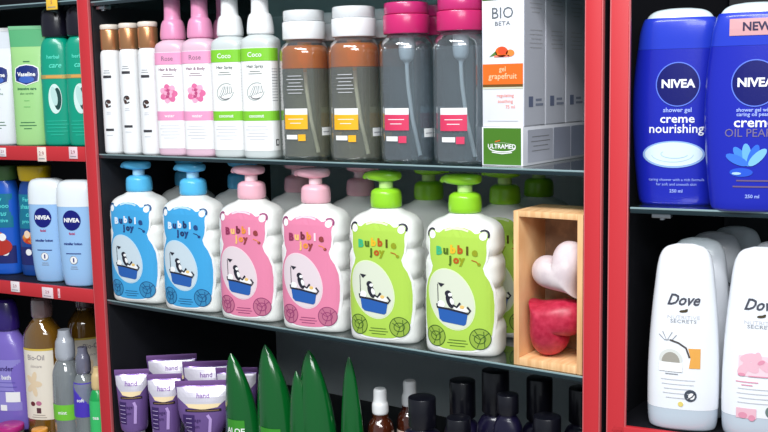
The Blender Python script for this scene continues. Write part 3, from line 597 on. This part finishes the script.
def conditioner(kind, lab):
    t = thing('conditioner_bottle', lab, 'bottle', 'white conditioner bottles')
    body = [(.0222, .0336, .0195, 2.5), (.040, .0338, .0200, 2.5), (.070, .0334, .0195, 2.5), (.110, .0312, .0180, 2.5), (.145, .0280, .0155, 2.4), (.163, .0258, .0130, 2.3), (.1735, .0226, .0100, 2.2), (.1795, .0172, .0065, 2.1), (.1825, .0080, .0030, 2)]
    capm = mat((196, 208, 220), .2, coat=.5)
    MB().loft(body, mat((243, 246, 252), .35, coat=.25), 64).build('body', t)
    MB().loft([(0, .0290, .0150, 2.5), (.002, .0315, .0172, 2.5), (.010, .0330, .0190, 2.5), (.022, .0336, .0195, 2.5)], capm, 64).build('flip_cap', t)['label'] = 'translucent grey cap'
    W = Wrap(body, True); D1 = mat((70, 72, 84), .5); GD = mat((75, 65, 45), .4)
    it = [('text', D1, 1, 'Dove', -.001, .1300, .0150, {'shear': .4, 'bold': .022, 'sx': .9}), ('ell', GD, 1, .000, .1195, .0040, .0013, 16, .1), ('ell', GD, 1, .0022, .1205, .0022, .0010, 12, .5), ('text', LGREY, 1, 'NUTRITIVE', 0, .1135, .0048, {'sx': 1.3}), ('text', GREY, 1, 'SECRETS', 0, .1095, .0046, {'sx': 1.4})]
    if kind == 'coco':
        it += [('ell', mat((222, 224, 220), .5), 1, -.011, .072, .0108, .0100, 28), ('poly', mat((165, 160, 150), .5), 2, [(-.011+.0085*cos(a_), .0690+.0100*sin(a_)) for a_ in [pi*i/14 for i in range(15)]]), ('rect', PAPER, 3, -.022, .060, .000, .0690)]
        it += [('poly', mat((236, 170, 80), .45), 1, [(.0060, .064), (.0165, .064), (.0165, .0835), (.0050, .0835), (.0075, .074)]), ('line', mat((80, 72, 70), .5), 2, [(-.012, .0910), (-.004, .0885), (.003, .0840), (.0065, .0745)], .0016), ('line', GREY, 1, [(-.0225, .0955), (-.017, .0905), (-.010, .0910), (-.006, .0960)], .0008), ('line', GREY, 1, [(-.019, .0985), (-.015, .0900), (-.010, .0985)], .0008)]
        it += lines(GREY, 1, -.010, .0605, .003, [.020, .012], .0010) + lines(LGREY, 1, -.004, .052, .0045, [.032, .030, .026, .028, .022], .0008)
        it += [('ell', mat((70, 78, 90), .4), 1, .0080, .0370, .0058, .0060, 24), ('ell', PAPER, 2, .0090, .0365, .0030, .0032, 18), ('line', mat((60, 65, 75), .4), 3, [(.006, .0335), (.0100, .0365), (.0125, .041)], .0011), ('ell', mat((235, 215, 120), .4), 1, -.001, .028, .0025, .0025)]
    else:
        P1, P2 = mat((240, 190, 205), .45), mat((228, 150, 175), .45)
        it += [('rect', mat((246, 214, 224), .5), 1, -.019, .062, .010, .082)]
        for a_, b_, c_, d_ in [(-.010, .080, .008, .3), (-.003, .077, .009, 1.4), (.004, .073, .008, 2.4), (-.008, .071, .008, -.5), (-.015, .068, .006, 1)]: it.append(('ell', P1, 2, a_, b_, c_, .0042, 18, d_))
        it += [('ell', P2, 3, .001, .076, .0035, .002, 14, .5), ('ell', P2, 3, -.016, .0635, .0035, .0015, 14), ('rect', P2, 3, -.010, .0620, .012, .0630)] + lines(P2, 1, -.011, .0565, .003, [.020, .010], .0010) + lines(LGREY, 1, -.004, .050, .0045, [.030, .032, .028, .030], .0008)
        it += [('rect', P1, 1, -.020, .021, -.002, .031), ('ell', P2, 2, -.014, .024, .004, .003), ('ell', P2, 2, -.006, .022, .003, .003), ('ell', mat((110, 130, 125), .4), 1, .0120, .0290, .0062, .0062, 20), ('ell', PAPER, 2, .0120, .0290, .003, .003, 16)]
    label(W, it, 'printed_front', t, .005, .012); return t
ZR = 1.2491
d1 = conditioner('coco', 'front white conditioner with orange and coconut print'); put(d1, 'R', .0700, .022, ZR, 6)
d2 = conditioner('rose', 'front white conditioner with pink flower print, at the right edge'); put(d2, 'R', .1400, .024, ZR, 6)
put(dup(d1, 'white conditioner in shade directly behind the coconut one'), 'R', .0760, .066, ZR, 6)
put(dup(d1, 'third white conditioner in the coconut file, darker still'), 'R', .0860, .112, ZR, 6)
put(dup(d1, 'rearmost barely lit conditioner of the coconut file'), 'R', .1010, .158, ZR, 6)
put(dup(d2, 'white conditioner right behind the flower-print one'), 'R', .1510, .068, ZR, 6)

# ================================================================ LEFT CABINET
Z1, Z2, Z3 = 1.5116, 1.3056, 1.0496
def lotion_tube(kind, lab):
    green = kind == 'green'; t = thing('lotion_tube', lab, 'tube', 'lotion tubes')
    body = [(0, .0245, .0165, 2.4), (.002, .0255, .0175, 2.4), (.03, .0258, .0170, 2.4), (.08, .0265, .0140, 2.3), (.130, .0272, .0080, 2.2), (.1450, .0275, .0052, 2.2)]
    bc = mat((164, 216, 140), .35, coat=.2) if green else mat((236, 240, 246), .35, coat=.2); uc = mat((92, 178, 122), .3, coat=.3) if green else mat((222, 228, 236), .35)
    MB().loft(body, bc, 48).build('body', t)
    MB().loft([(.1451, .0275, .0052, 2.2), (.160, .0282, .0028, 2.2), (.170, .0288, .0011, 2.2)], uc, 48).build('upper_sleeve', t)
    MB().box(-.0289, .0289, -.001, .001, .1701, .1755, mat((130, 200, 150), .3) if green else WHITE, .0003).build('crimp', t)
    W = Wrap(body, True); NB = mat((14, 40, 120), .35, coat=.3); DG = mat((40, 110, 70), .5)
    sh = [(-.0175, .104), (-.0165, .095), (0, .0895), (.0165, .095), (.0175, .104), (.0165, .113), (.010, .1165), (0, .1180), (-.010, .1165), (-.0165, .113)]
    it = [('poly', PAPER, 1, [(x*1.08, .1040+(y-.104)*1.1) for x, y in sh]), ('poly', NB, 2, sh), ('ell', mat((60, 100, 190), .35), 3, 0, .097, .012, .005), ('text', PAPER, 4, 'Vaseline', 0, .1045, .0083, {'bold': .03})]
    it += [('rect', DG, 1, -.005, .1225, .005, .1240), ('text', DG, 1, 'intensive care' if green else 'Repair', 0, .0835, .0052, {'bold': .03}), ('text', DG, 1, 'aloe soothe', 0, .0765, .0044, {})] + lines(mat((120, 190, 110), .5), 1, 0, .066, .009, [.008, .010], .001) + lines(DG, 1, 0, .034, .0045, [.022, .026, .012], .0011)
    label(W, it, 'printed_front', t, .005, .015); return t
put(lotion_tube('green', 'light green lotion tube with dark blue shield logo'), 'L', -.150, .026, Z1, 22)
put(lotion_tube('white', 'white lotion tube cut off by the left picture edge'), 'L', -.218, .030, Z1, 22)
def teal_bottle(lab):
    t = thing('shampoo_bottle', lab, 'bottle', 'teal shampoo bottles with black caps'); TL = mat((0, 158, 128), .3, coat=.4)
    body = [(0, .0215, .0165, 2.6), (.002, .0230, .0180, 2.6), (.01, .0238, .0185, 2.6), (.08, .0238, .0185, 2.6), (.125, .0232, .0180, 2.6), (.145, .0215, .0170, 2.5), (.1530, .0180, .0150, 2.3), (.1560, .0150, .0135, 2.1)]
    MB().loft(body, TL).build('body', t)
    c = MB().loft([(.1561, .0165, .0150, 2.2), (.158, .0195, .0170, 2.2), (.176, .0200, .0175, 2.2), (.193, .0180, .0155, 2.2), (.1985, .0130, .012, 2.1)], mat((22, 20, 34), .25, coat=.5)).build('cap', t); c['label'] = 'glossy black cap'
    W = Wrap(body); AQ = mat((90, 225, 200), .4)
    it = [('text', AQ, 1, 'herbal', 0, .128, .0075, {'bold': .02}), ('text', AQ, 1, 'care', .002, .116, .0105, {'bold': .02, 'shear': .3}), ('rect', mat((200, 175, 105), .35, .3), 1, -.030, .097, .030, .1025), ('rect', mat((225, 165, 85), .4), 2, -.012, .098, .012, .1015)]
    it += [('ell', mat((215, 240, 235), .35), 1, 0, .068, .0098, .0215, 32), ('ell', mat((20, 70, 66), .35), 2, .0035, .068, .0055, .0160, 28), ('ell', mat((190, 225, 220), .35), 3, -.001, .072, .0045, .0140, 24, .15)] + lines(mat((40, 190, 160), .4), 1, 0, .036, .005, [.030, .034, .028, .032, .020], .0012)
    label(W, it, 'printed_front', t, .003); return t
o = teal_bottle('left teal shampoo bottle, beside the light green tube'); put(o, 'L', -.0965, .030, Z1, 26)
put(dup(o, 'right teal shampoo bottle, half hidden by the red post'), 'L', -.0470, .030, Z1, 26)

def kids_bottle(kind, lab):
    yel = kind == 'yellow'; t = thing('shampoo_bottle', lab, 'bottle', 'dark blue shampoo bottles')
    c1 = mat((22, 70, 150), .3, coat=.3) if yel else mat((30, 95, 205), .3, coat=.3)
    body = [(0, .0250, .0165, 2.6), (.002, .0268, .0180, 2.6), (.012, .0275, .0190, 2.6), (.08, .0275, .0190, 2.6), (.125, .0262, .0180, 2.6), (.143, .0230, .0160, 2.5), (.1480, .0200, .0150, 2.4)]
    MB().loft(body, c1).build('body', t)
    MB().loft([(.1481, .0215, .0155, 2.6), (.150, .0235, .0170, 2.6), (.168, .0255, .0180, 2.7), (.171, .0250, .0175, 2.7), (.172, .0235, .016, 2.6)], mat((250, 210, 20), .3, coat=.3) if yel else mat((70, 110, 60), .4)).build('cap', t)
    W = Wrap(body); TQ = mat((90, 220, 220), .4); sp = speckled((200, 60, 30), (240, 170, 70), 90, .4, 'autumn_print', .45, .6)
    it = [('rect', mat((20, 120, 150), .35), 0, -.024, .075, .024, .128), ('text', TQ, 1, 'Family', -.003, .120, .0085, {'bold': .02}), ('text', TQ, 1, 'shampoo', 0, .109, .0100, {'bold': .02}), ('text', TQ, 1, 'citrus', .002, .097, .0105, {'bold': .02, 'shear': .3}), ('text', TQ, 1, 'pro-active', 0, .086, .0080, {'bold': .02})]
    it += [('ell', sp, 1, -.004, .060, .014, .009), ('ell', mat((245, 150, 40), .4), 2, .003, .057, .006, .010, 20, .4), ('ell', mat((250, 220, 190), .4), 2, -.009, .066, .005, .006), ('rect', mat((30, 40, 110), .4), 0, -.026, .018, .026, .046), ('ell', PAPER, 1, -.008, .038, .005, .005), ('ell', PAPER, 1, .008, .036, .007, .0055, 20, -.3)]
    if not yel: it += [('ell', mat((190, 50, 40), .4), 3, 0, .045, .020, .014), ('ell', PAPER, 4, .006, .060, .006, .006)]
    label(W, it, 'printed_front', t, .003); return t
put(kids_bottle('yellow', 'dark blue bottle with flat yellow cap'), 'L', -.1900, .060, Z2, 20)
put(kids_bottle('blue', 'bright blue bottle cut off by the left picture edge'), 'L', -.2530, .050, Z2, 20)
def pale_bottle(lab):
    t = thing('cleansing_lotion_bottle', lab, 'bottle', 'pale blue lotion bottles'); LBm = mat((158, 200, 244), .3, coat=.3)
    body = [(0, .0210, .0140, 2.4), (.002, .0235, .0158, 2.4), (.020, .0268, .0180, 2.4), (.055, .0292, .0188, 2.4), (.090, .0302, .0190, 2.4), (.1150, .0300, .0186, 2.4), (.1180, .0300, .0186, 2.4)]
    cap = [(.1181, .0302, .0188, 2.4), (.135, .0296, .0182, 2.5), (.147, .0278, .0165, 2.6), (.1535, .0240, .0130, 2.5), (.1560, .016, .009, 2.3)]
    MB().loft(body, LBm, 56).build('body', t); MB().loft(cap, mat((240, 247, 252), .3, coat=.3), 56).build('cap', t)['label'] = 'white cap'
    W = Wrap(body, True); NV = mat((14, 22, 120), .35); RD = mat((190, 60, 110), .5)
    it = [('ell', NV, 1, 0, .0985, .0142, .0148, 36), ('text', PAPER, 2, 'NIVEA', 0, .0985, .0082, {'bold': .045, 'sx': 1.05}), ('text', RD, 1, 'facial', 0, .0790, .0048, {'bold': .03}), ('text', NV, 1, 'micellar lotion', 0, .0640, .0050, {'bold': .03})]
    it += lines(NV, 1, 0, .0495, .003, [.024], .0012) + [('ell', PAPER, 1, 0, .0400, .0062, .0062), ('ring', GREY, 2, 0, .040, .0062, .0062, .0008), ('rect', NV, 3, -.0008, .037, .0012, .0430)] + lines(GREY, 1, 0, .0300, .003, [.010, .012], .0008)
    label(W, it, 'printed_front', t, .004, .015); return t
o = pale_bottle('left pale blue lotion bottle with white cap, its right side overlapped'); put(o, 'L', -.1330, .030, Z2, 16)
put(dup(o, 'right pale blue lotion bottle with white cap, beside the red post'), 'L', -.0655, .0210, Z2, 16)

# bottom shelf of the left cabinet
t = thing('bath_foam_bottle', 'lilac bottle with dark purple cap at the lower left edge', 'bottle')
body = [(0, .0330, .0200, 2.5), (.003, .0360, .0225, 2.5), (.03, .0370, .0235, 2.5), (.09, .0345, .0220, 2.4), (.120, .0260, .0190, 2.2), (.1330, .0170, .0150, 2), (.1380, .0150, .0140, 2)]
MB().loft(body, mat((128, 108, 200), .3, coat=.3)).build('body', t)
MB().loft([(.1381, .0160, .0155, 2), (.140, .0180, .0170, 2), (.158, .0175, .0165, 2), (.176, .0140, .0130, 2), (.180, .0100, .0100, 2)], mat((48, 30, 110), .25, coat=.5)).build('cap', t)
label(Wrap(body), [('rect', mat((150, 140, 215), .4), 0, -.028, .030, .028, .100), ('text', mat((60, 40, 120), .4), 1, 'Lavender', 0, .088, .0095, {'bold': .02}), ('text', PAPER, 1, 'Spa bath', 0, .076, .0085, {'bold': .02}), ('rect', PAPER, 1, .005, .042, .026, .056), ('rect', PAPER, 1, -.004, .030, .006, .038)]+lines(mat((95, 85, 180), .4), 1, 0, .069, .006, [.04, .044, .036]), 'label_wrap', t, .004)
put(t, 'L', -.2620, .050, Z3, 16); t.scale = (1.1, 1.1, 1.18)
def oil_bottle(lab, back=False):
    t = thing('body_oil_bottle', lab, 'bottle', 'amber body oil bottles')
    sec = [(0, .0270, .0220, 2.2), (.003, .0290, .0245, 2.2), (.010, .0298, .0250, 2.2), (.115, .0298, .0250, 2.2), (.135, .0270, .0230, 2.2), (.148, .0180, .0170, 2), (.1520, .0140, .0140, 2), (.1549, .0135, .0135, 2)]
    MB().loft(sec, clear((150, 105, 30), .62, .08, .3)).build('body', t)
    MB().loft([(.1550, .0145, .0145, 2), (.157, .0155, .0155, 2), (.176, .0150, .0150, 2), (.180, .0130, .0130, 2)], clear((165, 130, 130), .6, .15, .3)).build('cap', t)['label'] = 'smoky cap'
    L1 = mat((244, 234, 218), .5); DR = mat((110, 40, 50), .5)
    it = [('rect', L1, 0, -.026, .0255, .026, .1170), ('rect', mat((222, 190, 80), .4), 1, -.026, .1150, .026, .1175), ('text', mat((150, 140, 145), .5), 1, 'Bio-Oil', 0, .106, .0095, {'bold': .01}), ('text', mat((160, 150, 150), .5), 1, 'skincare', 0, .095, .0055, {})]
    for k in range(5): it.append(('ell', mat((240, 215, 180), .5), 1, -.006+.006*cos(k*1.25), .072+.009*sin(k*1.25), .008, .004, 16, k*1.25))
    it += [('ell', DR, 1, -.009, .046, .004, .003), ('ell', mat((200, 120, 150), .5), 1, .001, .047, .0045, .003), ('rect', mat((90, 50, 60), .5), 1, -.003, .034, .004, .041)] + lines(mat((175, 160, 150), .5), 1, 0, .0315, .0030, [.02, .024], .0009)
    label(Wrap(sec), it, 'label_wrap', t, .003); return t
o = oil_bottle('front amber oil bottle with cream label and smoky cap'); put(o, 'L', -.1830, .050, Z3, 16); o.scale = (1.05, 1.05, 1.235)
put(dup(o, 'amber oil bottle in the back beside the red post'), 'L', -.1700, .130, Z3, 60)
def mini(lab, body_m, cap_m, ht, r, lab_m, txt, clearcap=False, lo=.02, hi=.06):
    t = thing('travel_spray_bottle', lab, 'bottle', 'small travel bottles on the lower left shelf')
    sec = [(0, r*.9, r*.9, 2), (.002, r, r, 2), (ht*.62, r, r, 2), (ht*.72, r*.75, r*.75, 2), (ht*.75, r*.55, r*.55, 2)]
    MB().loft(sec, body_m, 32).build('body', t)
    MB().loft([(ht*.75+.0002, r*.62, r*.62, 2), (ht*.78, r*.70, r*.70, 2), (ht*.90, r*.66, r*.66, 2), (ht*.94, r*.5, r*.5, 2), (ht, r*.42, r*.42, 2)], cap_m, 32, 4).build('cap', t)
    label(Wrap(sec), [('rect', lab_m, 0, -r*1.3, lo, r*1.3, hi), ('text', PAPER, 1, txt, 0, (lo+hi)/2, .0075, {'bold': .02})], 'label_wrap', t, .003); return t
CLR = clear((200, 208, 212), .35, .08, .3)
put(mini('clear travel bottle with bright green label', CLR, clear((225, 230, 240), .6, .1, .3), .182, .0210, mat((120, 205, 60), .4), 'mint', lo=.046, hi=.070), 'L', -.1130, .026, Z3, 20)
put(mini('small bottle with violet label beside the clear one', CLR, clear((150, 150, 175), .5, .1, .3), .160, .0160, mat((78, 55, 190), .4), 'soft', lo=.056, hi=.108), 'L', -.0735, .022, Z3, 20)
put(mini('small green bottle with beige cap against the red post', mat((20, 165, 80), .3, coat=.3), mat((225, 195, 140), .4), .134, .0135, mat((60, 200, 110), .4), 'tea', lo=.035, hi=.085), 'L', -.0420, .018, Z3, 20)
def jar(lab, m, lid, s, d, r, ht):
    t = thing('cream_jar', lab, 'jar', 'small jars at the front of the lower left shelf')
    MB().cyl(0, ht*.62, r, lid, bev=.002).build('body', t); MB().cyl(ht*.62+.0002, ht, r*1.03, m, bev=.002).build('lid', t); put(t, 'L', s, d, Z3, 15)
jar('small jar with magenta lid at the bottom left', mat((190, 40, 130), .3, coat=.4), CLR, -.2200, .0050, .0210, .024)
jar('small jar with orange lid below the cream-labelled oil bottle', mat((240, 160, 50), .3, coat=.4), CLR, -.1550, .0050, .0120, .027)
